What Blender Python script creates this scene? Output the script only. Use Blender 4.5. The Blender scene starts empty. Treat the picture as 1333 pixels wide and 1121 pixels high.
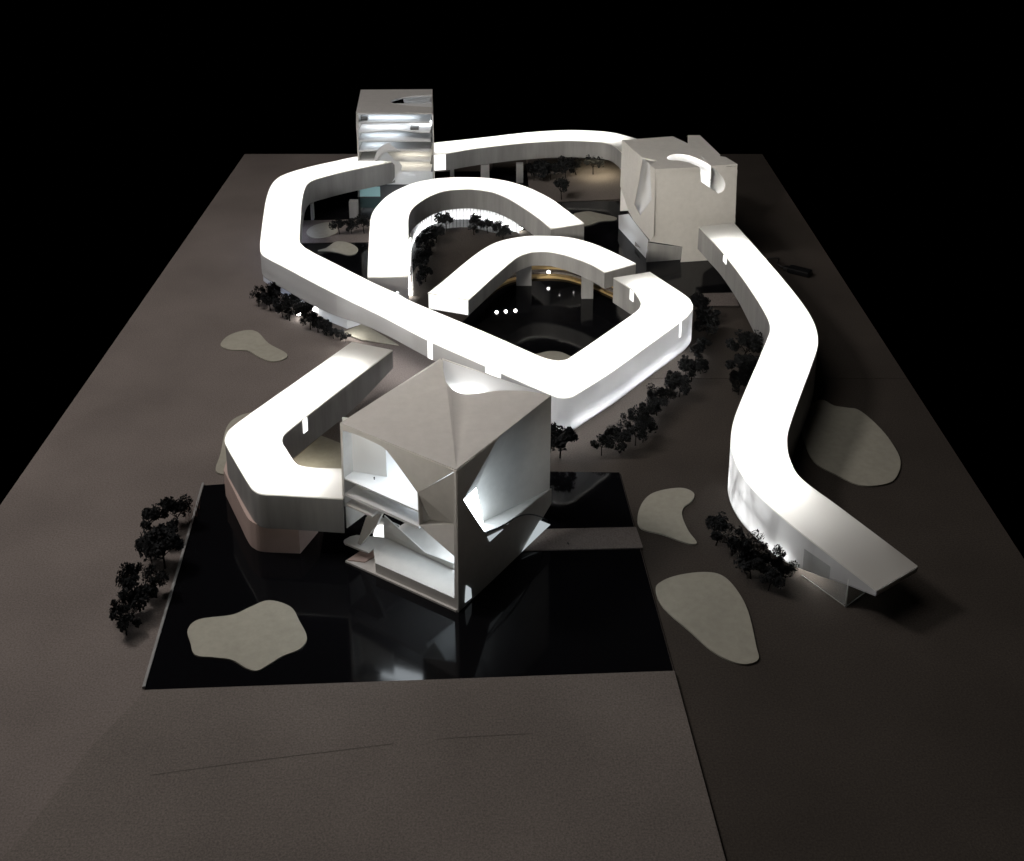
import bpy, bmesh, math, random
from mathutils import Vector, Matrix
from mathutils.geometry import tessellate_polygon
random.seed(7)
sc = bpy.context.scene
C = sc.collection
R = math.radians

# ------------------------------------------------------------------ camera, world, light
CAM_H = 1.1                                     # metres above the base board
TILT = math.asin(0.299)
FPX = 1586.0*math.cos(TILT)                     # focal length in photo pixels
PY = 1586.0*math.sin(TILT) - 301.0              # principal point (photo was keystone-corrected: lens shift)
PX = 668.0
cam = bpy.data.cameras.new('camera')
cam.sensor_width = 36.0
cam.lens = FPX/1333*36
cam.shift_x = -(PX-666.5)/1333
cam.shift_y = -(560.5-PY)/1333
cam.clip_start = 0.01; cam.clip_end = 100
camo = bpy.data.objects.new('camera', cam); C.objects.link(camo)
camo.location = (0, 0, CAM_H); camo.rotation_euler = (R(90)-TILT, 0, 0)
sc.camera = camo

world = bpy.data.worlds.new('World'); sc.world = world; world.use_nodes = True
bg = world.node_tree.nodes['Background']; bg.inputs[0].default_value = (0, 0, 0, 1); bg.inputs[1].default_value = 0.0

def area(name, loc, target, size, power, col):
    l = bpy.data.lights.new(name, 'AREA'); l.shape = 'DISK'; l.size = size; l.energy = power; l.color = col
    o = bpy.data.objects.new(name, l); C.objects.link(o); o.location = loc
    o.rotation_euler = (Vector(target)-Vector(loc)).to_track_quat('-Z', 'Y').to_euler()
    return o
area('studio_lamp', (-1.5, 1.7, 1.9), (-0.35, 2.05, 0), 0.45, 16.0, (1.0, 0.93, 0.88))
area('overhead_fill', (-1.0, 1.3, 3.0), (-0.3, 2.0, 0), 1.8, 16.0, (1.0, 0.95, 0.9))  # added overhead fill, out of view, lightens the shadows
fl_ = area('front_fill', (-1.0, -0.3, 1.15), (0.30, 2.6, 0.12), 0.4, 1.0, (1.0, 0.93, 0.81)); fl_.data.spread = R(22)  # added unseen fill, narrow beam that brightens the rear tower

vs = sc.view_settings
vs.view_transform = 'Standard'; vs.look = 'None'; vs.exposure = 0.0; vs.gamma = 1.0
sc.cycles.max_bounces = 8; sc.cycles.diffuse_bounces = 4; sc.cycles.transmission_bounces = 6
sc.cycles.transparent_max_bounces = 8
sc.cycles.sample_clamp_indirect = 4.0
sc.cycles.caustics_reflective = False; sc.cycles.caustics_refractive = False

# ------------------------------------------------------------------ pixel -> place helpers
SS, CC = math.sin(TILT), math.cos(TILT)
def ray(x, y):
    u = (x-PX)/FPX; v = (y-PY)/FPX
    return Vector((u, CC-v*SS, -SS-v*CC))
EYE = Vector((0, 0, CAM_H))
def at(x, y, z=0.0):
    d = ray(x, y); return EYE + d*((z-CAM_H)/d.z)
def onp(x, y, p0, n):
    d = ray(x, y); return EYE + d*((Vector(p0)-EYE).dot(n)/d.dot(n))

# ------------------------------------------------------------------ materials
M = {}
def mat(name, base, rough=0.6, spec=0.3, noise=0.0, scale=60, bump=0.0, bscale=400, stretch=None, noise2=0.0):
    m = bpy.data.materials.new(name); m.use_nodes = True
    nt = m.node_tree; b = nt.nodes['Principled BSDF']
    b.inputs['Base Color'].default_value = (*base, 1); b.inputs['Roughness'].default_value = rough
    b.inputs['Specular IOR Level'].default_value = spec
    if noise or bump:
        tc = nt.nodes.new('ShaderNodeTexCoord'); mp = nt.nodes.new('ShaderNodeMapping')
        nt.links.new(tc.outputs['Object'], mp.inputs[0])
        if stretch: mp.inputs['Scale'].default_value = stretch
    if noise:
        n = nt.nodes.new('ShaderNodeTexNoise'); n.inputs['Scale'].default_value = scale; n.inputs['Detail'].default_value = 6
        n.inputs['Roughness'].default_value = 0.65
        nt.links.new(mp.outputs[0], n.inputs['Vector'])
        r = nt.nodes.new('ShaderNodeValToRGB')
        r.color_ramp.elements[0].position = 0.3; r.color_ramp.elements[1].position = 0.7
        r.color_ramp.elements[0].color = (*[c*(1-noise) for c in base], 1)
        r.color_ramp.elements[1].color = (*[min(1, c*(1+noise)) for c in base], 1)
        nt.links.new(n.outputs['Fac'], r.inputs[0])
        last = r.outputs[0]
        if noise2:
            n2 = nt.nodes.new('ShaderNodeTexNoise'); n2.inputs['Scale'].default_value = 5; n2.inputs['Detail'].default_value = 4
            nt.links.new(tc.outputs['Object'], n2.inputs['Vector'])
            mr = nt.nodes.new('ShaderNodeMapRange'); mr.inputs[1].default_value = .3; mr.inputs[2].default_value = .7
            mr.inputs[3].default_value = 1-noise2; mr.inputs[4].default_value = 1+noise2
            nt.links.new(n2.outputs['Fac'], mr.inputs[0])
            mx = nt.nodes.new('ShaderNodeVectorMath'); mx.operation = 'SCALE'
            nt.links.new(last, mx.inputs[0]); nt.links.new(mr.outputs[0], mx.inputs['Scale'])
            last = mx.outputs[0]
        nt.links.new(last, b.inputs['Base Color'])
    if bump:
        n = nt.nodes.new('ShaderNodeTexNoise'); n.inputs['Scale'].default_value = bscale; n.inputs['Detail'].default_value = 4
        nt.links.new(mp.outputs[0], n.inputs['Vector'])
        bp = nt.nodes.new('ShaderNodeBump'); bp.inputs['Strength'].default_value = bump; bp.inputs['Distance'].default_value = 0.0006
        nt.links.new(n.outputs['Fac'], bp.inputs['Height']); nt.links.new(bp.outputs[0], b.inputs['Normal'])
    M[name] = m; return m

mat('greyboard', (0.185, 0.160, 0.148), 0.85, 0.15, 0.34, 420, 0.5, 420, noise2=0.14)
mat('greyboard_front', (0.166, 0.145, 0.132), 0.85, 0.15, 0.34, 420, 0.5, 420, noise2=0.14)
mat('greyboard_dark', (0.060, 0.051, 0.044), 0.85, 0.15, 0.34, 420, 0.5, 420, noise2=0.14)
mat('plate', (0.40, 0.385, 0.325), 0.8, 0.15, 0.08, 90, 0.15, 500, noise2=0.10)
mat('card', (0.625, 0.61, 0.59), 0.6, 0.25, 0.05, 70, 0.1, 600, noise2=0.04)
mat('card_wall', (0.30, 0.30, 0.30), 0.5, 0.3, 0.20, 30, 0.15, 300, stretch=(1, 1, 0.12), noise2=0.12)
mat('card_inside', (0.82, 0.83, 0.84), 0.7, 0.2)
mat('card_pink', (0.57, 0.44, 0.40), 0.7, 0.2, 0.06, 50)
mat('ochre', (0.42, 0.30, 0.14), 0.7, 0.2, 0.1, 60)
mat('acrylic_black', (0.004, 0.004, 0.005), 0.08, 0.16, bump=0.03, bscale=14)
mat('black_plastic', (0.010, 0.010, 0.011), 0.35, 0.5)
mat('black_cloth', (0.003, 0.003, 0.003), 0.95, 0.0)
mat('steel', (0.5, 0.5, 0.5), 0.3, 0.5); M['steel'].node_tree.nodes['Principled BSDF'].inputs['Metallic'].default_value = 1
mat('foliage', (0.016, 0.017, 0.018), 0.8, 0.15, 0.5, 60)
mat('bark', (0.014, 0.012, 0.011), 0.8, 0.1)
mat('twig', (0.34, 0.24, 0.21), 0.8, 0.1)
mat('pencil', (0.115, 0.102, 0.092), 0.9, 0.1, 0.3, 200)
mat('figure', (0.012, 0.012, 0.012), 0.7, 0.1)

def mix_trans(name, dcol, tcol, fac, gloss=0.0, noise=0.0):
    m = bpy.data.materials.new(name); m.use_nodes = True; nt = m.node_tree; nt.nodes.clear()
    out = nt.nodes.new('ShaderNodeOutputMaterial'); d = nt.nodes.new('ShaderNodeBsdfDiffuse'); t = nt.nodes.new('ShaderNodeBsdfTranslucent')
    d.inputs[0].default_value = (*dcol, 1); t.inputs[0].default_value = (*tcol, 1)
    mx = nt.nodes.new('ShaderNodeMixShader'); mx.inputs[0].default_value = fac
    nt.links.new(d.outputs[0], mx.inputs[1]); nt.links.new(t.outputs[0], mx.inputs[2])
    if noise:
        tc = nt.nodes.new('ShaderNodeTexCoord'); n = nt.nodes.new('ShaderNodeTexNoise'); n.inputs['Scale'].default_value = 22
        n.inputs['Detail'].default_value = 5; n.inputs['Distortion'].default_value = 0.6
        mp = nt.nodes.new('ShaderNodeMapping'); mp.inputs['Scale'].default_value = (1, 1, .45)
        nt.links.new(tc.outputs['Object'], mp.inputs[0]); nt.links.new(mp.outputs[0], n.inputs['Vector'])
        mr = nt.nodes.new('ShaderNodeMapRange'); mr.inputs[1].default_value = .35; mr.inputs[2].default_value = .65
        mr.inputs[3].default_value = fac*(1-noise); mr.inputs[4].default_value = fac*(1+noise)
        nt.links.new(n.outputs['Fac'], mr.inputs[0]); nt.links.new(mr.outputs[0], mx.inputs[0])
    last = mx
    if gloss:
        g = nt.nodes.new('ShaderNodeBsdfGlossy'); g.inputs['Roughness'].default_value = 0.35
        m2 = nt.nodes.new('ShaderNodeMixShader'); m2.inputs[0].default_value = gloss
        nt.links.new(mx.outputs[0], m2.inputs[1]); nt.links.new(g.outputs[0], m2.inputs[2]); last = m2
    nt.links.new(last.outputs[0], out.inputs[0]); M[name] = m; return m
mix_trans('roof_acrylic', (0.72, 0.70, 0.66), (0.95, 0.94, 0.91), 0.5, 0.02)
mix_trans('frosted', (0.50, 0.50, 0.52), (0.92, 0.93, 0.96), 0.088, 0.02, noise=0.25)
mix_trans('frosted_lit', (0.7, 0.7, 0.72), (0.93, 0.96, 1.0), 0.6)
mix_trans('frosted_soft', (0.6, 0.6, 0.61), (0.93, 0.96, 1.0), 0.25)
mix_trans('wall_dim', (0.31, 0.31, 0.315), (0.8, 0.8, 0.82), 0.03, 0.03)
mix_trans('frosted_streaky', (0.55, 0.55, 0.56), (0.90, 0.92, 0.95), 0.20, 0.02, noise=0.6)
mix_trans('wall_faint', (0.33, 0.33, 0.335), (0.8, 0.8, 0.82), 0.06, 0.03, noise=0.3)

def emit(name, col, s):
    m = bpy.data.materials.new(name); m.use_nodes = True; nt = m.node_tree; nt.nodes.clear()
    out = nt.nodes.new('ShaderNodeOutputMaterial'); e = nt.nodes.new('ShaderNodeEmission')
    e.inputs[0].default_value = (*col, 1); e.inputs[1].default_value = s
    nt.links.new(e.outputs[0], out.inputs[0]); M[name] = m; return m
emit('led', (1.0, 0.985, 0.95), 42.0)
emit('led_low', (0.97, 0.98, 1.0), 95.0)
emit('led_blue', (0.72, 0.78, 1.0), 12.0)
emit('led_court', (1.0, 0.93, 0.76), 34.0)
emit('led_soft', (0.97, 0.985, 1.0), 16.0)
emit('led_under', (0.98, 0.98, 1.0), 28.0)
emit('led_room', (0.86, 0.94, 1.0), 13.0)
emit('led_warm', (1.0, 0.90, 0.72), 9.0)
emit('led_bead_and_glint', (1.0, 0.98, 0.94), 30.0)
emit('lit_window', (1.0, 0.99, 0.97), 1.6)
emit('lit_window_cool', (0.82, 0.93, 1.0), 9.5)
emit('window_fin_glow', (0.80, 0.88, 0.92), 0.55)

def glassy(name, tint, dif, fac):
    m = bpy.data.materials.new(name); m.use_nodes = True; nt = m.node_tree; nt.nodes.clear()
    out = nt.nodes.new('ShaderNodeOutputMaterial'); t = nt.nodes.new('ShaderNodeBsdfTransparent'); t.inputs[0].default_value = (*tint, 1)
    g = nt.nodes.new('ShaderNodeBsdfGlossy'); g.inputs['Roughness'].default_value = .05
    d = nt.nodes.new('ShaderNodeBsdfDiffuse'); d.inputs[0].default_value = (*dif, 1)
    fr = nt.nodes.new('ShaderNodeFresnel'); fr.inputs[0].default_value = 1.49
    m1 = nt.nodes.new('ShaderNodeMixShader'); m1.inputs[0].default_value = fac
    nt.links.new(t.outputs[0], m1.inputs[1]); nt.links.new(d.outputs[0], m1.inputs[2])
    m2 = nt.nodes.new('ShaderNodeMixShader'); nt.links.new(fr.outputs[0], m2.inputs[0])
    nt.links.new(m1.outputs[0], m2.inputs[1]); nt.links.new(g.outputs[0], m2.inputs[2])
    nt.links.new(m2.outputs[0], out.inputs[0]); M[name] = m
mix_trans('acrylic_edge', (0.8, 0.82, 0.8), (0.9, 0.92, 0.9), 0.4)
glassy('clear_acrylic', (0.96, 0.97, 0.96), (0.75, 0.76, 0.74), 0.28)
mix_trans('teal_glass', (0.45, 0.66, 0.66), (0.55, 0.86, 0.84), 0.5, 0.05)

# ------------------------------------------------------------------ object helpers
def tag(o, label=None, cat=None, group=None, kind=None):
    if label: o['label'] = label
    if cat: o['category'] = cat
    if group: o['group'] = group
    if kind: o['kind'] = kind
    return o
def thing(name, label, cat, loc=(0, 0, 0), group=None):
    o = bpy.data.objects.new(name, None); C.objects.link(o); o.location = loc; o.empty_display_size = .02
    return tag(o, label, cat, group)
def mk(name, verts, faces, m, parent=None, smooth=False, solid=0.0, bev=0.0):
    me = bpy.data.meshes.new(name); me.from_pydata([tuple(v) for v in verts], [], faces); me.validate()
    bm = bmesh.new(); bm.from_mesh(me); bmesh.ops.recalc_face_normals(bm, faces=bm.faces[:]); bm.to_mesh(me); bm.free()
    if m: me.materials.append(M[m])
    o = bpy.data.objects.new(name, me); C.objects.link(o)
    if parent:
        o.parent = parent; o.matrix_parent_inverse = Matrix.Translation(-world_loc(parent))
    if smooth:
        for p in me.polygons: p.use_smooth = True
    if solid:
        md = o.modifiers.new('thickness', 'SOLIDIFY'); md.thickness = solid; md.offset = 0
    if bev:
        md = o.modifiers.new('bevel', 'BEVEL'); md.width = bev; md.segments = 2; md.limit_method = 'ANGLE'
    return o
def world_loc(o):
    v = Vector(o.location)
    return v if not o.parent else v + world_loc(o.parent) if o.type == 'EMPTY' else world_loc(o.parent)
def prism(name, loop, ext, m, parent=None, bev=0.0, smooth=False):
    """closed solid: loop (list of points) extruded by vector ext"""
    n = len(loop); ext = Vector(ext)
    v = [Vector(p) for p in loop] + [Vector(p)+ext for p in loop]
    f = [tuple(range(n)), tuple(range(2*n-1, n-1, -1))] + [(i, (i+1) % n, n+(i+1) % n, n+i) for i in range(n)]
    return mk(name, v, f, m, parent, smooth, bev=bev)
def sheet(name, loop, m, parent=None, solid=0.0016):
    """card sheet spanning a loop that may be folded (triangulated)"""
    tris = tessellate_polygon([[Vector(p) for p in loop]])
    return mk(name, loop, [tuple(t) for t in tris], m, parent, solid=solid)
def box(name, p, ex, ey, ez, m, parent=None, bev=0.0):
    p, ex, ey, ez = Vector(p), Vector(ex), Vector(ey), Vector(ez)
    return prism(name, [p, p+ex, p+ex+ey, p+ey], ez, m, parent, bev)
def tube(name, pts, r, m, parent=None, seg=8):
    vs, fs = [], []
    for i, p in enumerate(pts):
        p = Vector(p); a = Vector(pts[max(0, i-1)]); b = Vector(pts[min(len(pts)-1, i+1)])
        d = (b-a).normalized(); u = d.cross(Vector((0, 0, 1)))
        if u.length < 1e-4: u = Vector((1, 0, 0))
        u.normalize(); w = d.cross(u)
        rr = r[i] if isinstance(r, (list, tuple)) else r
        for k in range(seg):
            t = 2*math.pi*k/seg; vs.append(p+u*math.cos(t)*rr+w*math.sin(t)*rr)
    n = len(pts)
    for i in range(n-1):
        for k in range(seg):
            fs.append((i*seg+k, i*seg+(k+1) % seg, (i+1)*seg+(k+1) % seg, (i+1)*seg+k))
    fs += [tuple(range(seg)), tuple(range((n-1)*seg, n*seg))]
    return mk(name, vs, fs, m, parent, smooth=True)
def catmull(pts, n=6, closed=False):
    out = []; N = len(pts)
    segs = N if closed else N-1
    for i in range(segs):
        g = (lambda k: pts[k % N]) if closed else (lambda k: pts[min(max(k, 0), N-1)])
        p0, p1, p2, p3 = g(i-1), g(i), g(i+1), g(i+2)
        for k in range(n):
            t = k/n
            out.append(tuple(0.5*((2*b)+(-a+c)*t+(2*a-5*b+4*c-d)*t*t+(-a+3*b-3*c+d)*t**3) for a, b, c, d in zip(p0, p1, p2, p3)))
    if not closed: out.append(tuple(pts[-1]))
    return out

# ------------------------------------------------------------------ ground, boards, pools
def seam_x(Y): return 0.1749 + (1.6512-Y)*0.0714
def flat(name, loop, m, ztop, thick, bev=0.0, parent=None):
    return prism(name, [(p[0], p[1], ztop) for p in loop], (0, 0, -thick), m, parent, bev)
XL, XR, YB, YF, YS = -0.803, 0.745, 3.30, 0.25, 1.958
g = 0.0006
o = flat('ground', [(XL, YF), (seam_x(YF)-g, YF), (seam_x(1.645)-g, 1.645), (-.06-g, 1.645), (-.06-g, YB), (XL, YB)], 'greyboard', 0, .012)
tag(o, 'large grey-brown card base board carrying the left half of the model', kind='structure')
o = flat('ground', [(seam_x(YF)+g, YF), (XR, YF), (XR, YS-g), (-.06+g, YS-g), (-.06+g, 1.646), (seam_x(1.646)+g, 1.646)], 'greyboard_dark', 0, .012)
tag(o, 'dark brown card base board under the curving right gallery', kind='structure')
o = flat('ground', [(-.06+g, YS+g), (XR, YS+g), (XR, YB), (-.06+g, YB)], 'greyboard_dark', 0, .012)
tag(o, 'dark brown card base board behind the seam beside the cable connector', kind='structure')
o = flat('table', [(XL+.03, YF), (XR-.03, YF), (XR-.03, YB-.03), (XL+.03, YB-.03)], 'black_cloth', -.0125, .03)
tag(o, 'black table under the base boards', kind='structure')
def pxloop(pts, z=0.0): return [at(x, y, z) for x, y in pts]
ft = pxloop([(188, 898), (878, 873), (945, 1121), (1010, 1400), (-330, 1400), (20, 1100), (120, 970), (180, 910)], 0.005)
o = flat('ground', ft, 'greyboard_front', 0.005, .0046, bev=0.0004)
tag(o, 'greyish card sheet laid in front of the black pool', kind='structure')
fs = o
dl_ = [at(x, y, .0053) for x, y in catmull([(196, 1009), (260, 1000), (350, 988), (440, 977), (512, 968)], 4)]
mk('pencil_line', [p+Vector((0, d_, 0)) for p in dl_ for d_ in (-.0004, .0004)], [(2*i, 2*i+1, 2*i+3, 2*i+2) for i in range(len(dl_)-1)], 'pencil', fs)
dl_ = [at(x, y, .0053) for x, y in ((570, 962), (620, 958.5), (690, 955))]
mk('pencil_line', [p+Vector((0, d_, 0)) for p in dl_ for d_ in (-.0004, .0004)], [(2*i, 2*i+1, 2*i+3, 2*i+2) for i in range(len(dl_)-1)], 'pencil', fs)
# black acrylic pools, 2 mm sheets
WZ = 0.0022
o = flat('pool', pxloop([(186, 905), (264, 632), (560, 612), (806, 615), (877, 876)], WZ), 'acrylic_black', WZ, .002)
tag(o, 'glossy black sheet of water in front of the folded cube building', kind='structure')
o = flat('pool', pxloop([(393, 246), (440, 226), (690, 222), (691, 262), (806, 262), (836, 300), (965, 345), (957, 380), (905, 381), (872, 408), (760, 520), (640, 470), (430, 372), (392, 315)], WZ), 'acrylic_black', WZ, .002)
tag(o, 'glossy black sheet of water filling the courts between the galleries', kind='structure')
Z2 = 0.0042
def path(pts, m, label, z=Z2, name='path'):
    return tag(flat(name, pxloop(pts, z), m, z, .0018), label, kind='structure')
path([(600, 691), (828, 686), (837, 713), (600, 718)], 'greyboard', 'grey card path crossing the front pool behind the cube')
path([(391, 287), (520, 285), (520, 314), (391, 316)], 'greyboard', 'grey card strip across the left court pool')
path(catmull([(519, 392), (546, 340), (550, 312), (570, 300), (610, 296), (650, 304), (700, 300), (720, 335), (690, 345), (640, 370), (600, 420), (560, 410)], 4, True), 'greyboard_dark', 'brown card lawn in the court inside the curved gallery', name='lawn')
path([(500, 366), (533, 362), (528, 384), (516, 388)], 'card', 'white card strip at the foot of the inner curved gallery')
path([(684, 196), (806, 196), (812, 258), (690, 264)], 'greyboard_front', 'tan card ground below the rear gallery', z=0.0044)
path([(446, 433), (472, 421), (519, 449), (470, 442)], 'plate', 'pale patch of painted light on the ground between the long gallery and the angular gallery', z=0.004)  # pale colour stands for lamplight on the ground
path([(382, 598), (418, 567), (444, 577), (450, 612), (398, 612)], 'plate', 'pale card forecourt inside the angular gallery', z=0.004)
path([(908, 382), (956, 381), (962, 398), (905, 398)], 'greyboard', 'pale card apron behind the far row of trees', z=0.004)

# free-form plates lying on the board / water
def plate(pts, label, z=0.003, th=.0026, m='plate'):
    o = flat('landscape_plate', [at(x, y, z) for x, y in catmull(pts, 5, True)], m, z, th, bev=.0003)
    return tag(o, label, 'plate', None)
def zz(ox, oy, s, l): return [(ox+x/s, oy+y/s) for x, y in l]
plate(zz(180, 740, 3.03, [(195, 240), (240, 200), (370, 182), (440, 152), (515, 125), (600, 150), (635, 205), (665, 270), (640, 315), (570, 345), (520, 375), (470, 402), (425, 392), (370, 360), (300, 350), (225, 340), (205, 290)]),
      'pale lobed card plate floating on the front black pool', z=.0045)
plate([(287, 449), (297, 437), (318, 430), (335, 432), (350, 447), (373, 460), (368, 468), (352, 470), (336, 464), (322, 456), (300, 455)], 'pale boomerang-shaped card plate on the brown board beside the tree row')
plate([(281, 613), (287, 590), (295, 556), (312, 541), (336, 537), (352, 548), (350, 580), (320, 612), (300, 617)], 'pale card plate half hidden under the angular gallery')
plate(zz(1000, 320, 3.395, [(150, 830), (160, 770), (190, 700), (240, 680), (290, 705), (350, 715), (400, 725), (470, 780), (540, 860), (585, 950), (560, 1030), (490, 1057), (400, 1055), (300, 1010), (200, 950)]), 'large olive-grey oval card plate right of the curving gallery')
plate(zz(800, 600, 3.738, [(112, 270), (140, 195), (200, 150), (320, 130), (385, 155), (375, 195), (335, 225), (330, 270), (360, 340), (400, 395), (370, 403), (310, 385), (230, 355), (130, 328)]), 'pale kidney-shaped card plate beside the pool edge')
plate(zz(800, 600, 3.738, [(200, 625), (230, 585), (310, 555), (430, 540), (520, 555), (590, 620), (650, 730), (690, 900), (700, 965), (640, 988), (560, 970), (470, 920), (370, 830), (240, 715)]), 'large pale teardrop card plate near the lower pool corner')
plate(zz(380, 220, 7.405, [(140, 610), (180, 560), (270, 525), (370, 515), (425, 560), (440, 600), (390, 635), (280, 660), (180, 655)]), 'pale oval card plate in the left court under the bend', z=.006)
plate(zz(380, 220, 7.405, [(250, 785), (330, 760), (400, 710), (460, 697), (560, 715), (635, 765), (610, 810), (540, 825), (440, 800), (350, 788)]), 'pale teardrop card plate on the left court water', z=.0045)
plate(zz(560, 160, 4.937, [(920, 590), (960, 575), (1020, 568), (1080, 580), (1190, 605), (1185, 622), (1100, 630), (1020, 655), (940, 660)]), 'pale card plate on the water near the notched tower', z=.0045)
plate([(690, 466), (705, 459), (720, 457), (735, 460), (748, 470), (720, 482)], 'pale card plate tucked inside the loop corner', z=.0045)

# ------------------------------------------------------------------ galleries
RZ = 0.105
def ribbon(root, left, right, strip, zf=None, depth=.055, wall_l=None, wall_r=None, caps=('card_wall', 'card_wall'), n=6, low=None, lowlvl='led_low'):
    """left / right: photo outlines of the roof (x, y[, wall depth]); strip: list of (i0, i1) control ranges of left carrying lamps"""
    def prep(pts):
        p = [(q[0], q[1], q[2] if len(q) > 2 else depth) for q in pts]
        return catmull(p, n)
    pl, pr = prep(left), prep(right)
    def up(q):
        z = RZ
        if zf:
            for _ in range(8): z = zf(at(q[0], q[1], z))
        return at(q[0], q[1], z)
    L, Rr = [up(q) for q in pl], [up(q) for q in pr]
    dL, dR = [q[2] for q in pl], [q[2] for q in pr]
    rim = 0.0025
    loop = L+Rr[::-1]; m = len(loop)
    v = loop+[p-Vector((0, 0, rim)) for p in loop]
    tris = tessellate_polygon([[Vector((p.x, p.y, 0)) for p in loop]])
    mk('roof', v, [tuple(t) for t in tris]+[(i, (i+1) % m, m+(i+1) % m, m+i) for i in range(m)], 'roof_acrylic', root)
    dl = dL+dR[::-1]
    sv = [p-Vector((0, 0, d-.0012)) for p, d in zip(loop, dl)]
    mk('soffit', sv, [tuple(t) for t in tris], 'card_wall', root, solid=.0012)
    def wallstrip(P, D, i0, i1, m_, other, nm):
        vv, ff = [], []
        for i in range(i0, i1+1):
            a, b = P[max(0, i-1)], P[min(len(P)-1, i+1)]
            t = (b-a); t.z = 0; t.normalize(); nn = Vector((-t.y, t.x, 0))
            q = min(other, key=lambda o_: (o_-P[i]).length_squared)
            if nn.dot(q-P[i]) < 0: nn = -nn
            top = P[i]-Vector((0, 0, rim)); bot = P[i]-Vector((0, 0, D[i]))
            vv += [top, bot, bot+nn*.0015, top+nn*.0015]
        k = i1-i0
        if m_ != 'card_wall':                        # translucent skins are a single film
            vv = [w_ for j_, w_ in enumerate(vv) if j_ % 4 < 2]
            return mk(nm, vv, [(2*i, 2*i+1, 2*i+3, 2*i+2) for i in range(k)], m_, root)
        for i in range(k):
            for j in range(4):
                ff.append((i*4+j, i*4+(j+1) % 4, (i+1)*4+(j+1) % 4, (i+1)*4+j))
        ff += [(0, 1, 2, 3), (k*4, k*4+1, k*4+2, k*4+3)]
        o_ = mk(nm, vv, ff, m_, root)
        return o_
    for i0, i1, m_ in (wall_l or [(0, len(left)-1, 'card_wall')]): wallstrip(L, dL, i0*n, i1*n, m_, Rr, 'side_wall')
    for i0, i1, m_ in (wall_r or [(0, len(right)-1, 'card_wall')]): wallstrip(Rr, dR, i0*n, i1*n, m_, L, 'side_wall')
    for (a, b, da, m_) in ((L[0], Rr[0], dL[0], caps[0]), (L[-1], Rr[-1], dL[-1], caps[1])):
        if not m_: continue
        e = (b-a); off = e.normalized()*.0017
        t = Vector((-off.y, off.x, 0)).normalized()*.0015
        c = sum(L, Vector())/len(L)
        inn = (L[n]-L[0]) if a is L[0] else (L[-1-n]-L[-1])
        if t.dot(inn) < 0: t = -t
        p = a+off-Vector((0, 0, rim))
        prism('end_wall', [p, b-off-Vector((0, 0, rim)), b-off-Vector((0, 0, da)), a+off-Vector((0, 0, da))], t, m_, root)
    def near(P, p): return min(P, key=lambda o_: (o_-p).length_squared)
    for i0, i1 in strip:
        for w in (.27, .73):
            pts = []
            for i in range(int(i0*n), int(i1*n)+1, 3):
                q = near(Rr, L[i]); p = L[i].lerp(q, w)-Vector((0, 0, min(dL[i], .055)*.68)); pts.append(p)
            led_strip(root, pts, .0055, 'led')
    for i0, i1 in (low or []):
        pts = []
        for i in range(i0*n, i1*n+1, 2):
            q = near(Rr, L[i]); p = L[i].lerp(q, .12)-Vector((0, 0, dL[i]-.0035)); pts.append(p)
        led_strip(root, pts, .004, lowlvl)
    return L, Rr, dL, dR
def led_strip(root, pts, w, m):
    vv, ff = [], []
    for i, p in enumerate(pts):
        a, b = pts[max(0, i-1)], pts[min(len(pts)-1, i+1)]
        t = (b-a).normalized(); s = t.cross(Vector((0, 0, 1))).normalized()*w/2
        vv += [p-s, p+s]
    ff = [(2*i, 2*i+1, 2*i+3, 2*i+2) for i in range(len(pts)-1)]
    return mk('led_strip', vv, ff, m, root, solid=.001)
def under(root, P, D, other, i0, i1, m='led_under', w=.004, inset=.14):
    pts = []
    for i in range(i0, i1+1, 2):
        q = min(other, key=lambda o_: (o_-P[i]).length_squared); p = P[i].lerp(q, inset); p.z = P[i].z-D[i]-.0022; pts.append(p)
    return led_strip(root, pts, w, m)
def tab(root, P, i, w, h, m='lit_window', proud=.0012, side=None, drop=.0022, nm='lit_window'):
    """small lit window let into a gallery wall at wall vertex i"""
    a, b = P[max(0, i-1)], P[min(len(P)-1, i+1)]
    t = (b-a); t.z = 0; t.normalize(); nn = Vector((-t.y, t.x, 0))
    if nn.dot(side) < 0: nn = -nn
    p = P[i]-t*w/2+nn*.0003-Vector((0, 0, drop))
    return prism(nm, [p, p+t*w, p+t*w-Vector((0, 0, h)), p-Vector((0, 0, h))], nn*proud, m, root)

# main loop
A = thing('loop_gallery', 'long glowing white gallery making the big angular loop from slotted tower to square bend', 'gallery', at(560, 445))
A_out = [(497, 199), (467, 203), (435, 210), (400, 218), (373.5, 226), (360, 233), (352, 243.6), (346.8, 258), (343.5, 277, .05), (340, 304, .05), (338.7, 320, .052), (340, 329, .053),
         (347, 335, .053), (373.5, 348.7, .055), (400, 363, .055), (437.7, 382.4, .05), (470, 398, .04), (505.8, 415.5, .037), (560, 443.7, .037), (632.7, 476, .042), (680, 497, .05), (717, 513, .062),
         (728.6, 517, .065), (743, 516.3, .066), (757, 508.6, .066), (797, 483, .067), (840, 452, .068), (885.7, 418.6, .07), (897, 408.6, .07), (902, 400, .07), (900, 393, .068), (891.4, 384, .06), (846, 354, .056)]
A_in = [(513.5, 210, .06), (454, 222, .06), (421.7, 230, .06), (403, 237, .058), (396, 247.6), (393, 263.7), (391, 290), (390, 312), (394, 320), (408, 329), (427, 338.6), (483, 366.7, .04), (518, 382.7, .04), (540, 394.3, .037),
        (625.7, 430, .042), (694, 460, .05), (711.4, 466.6, .055), (725.7, 469.4, .055), (737, 467.7, .055), (745.7, 463, .055), (763, 451.4, .055), (814, 416, .055), (830, 404, .055), (834, 397, .055), (833, 391.4, .055), (826, 380, .055), (818.6, 374, .056), (798.6, 361.4, .056)]
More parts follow.
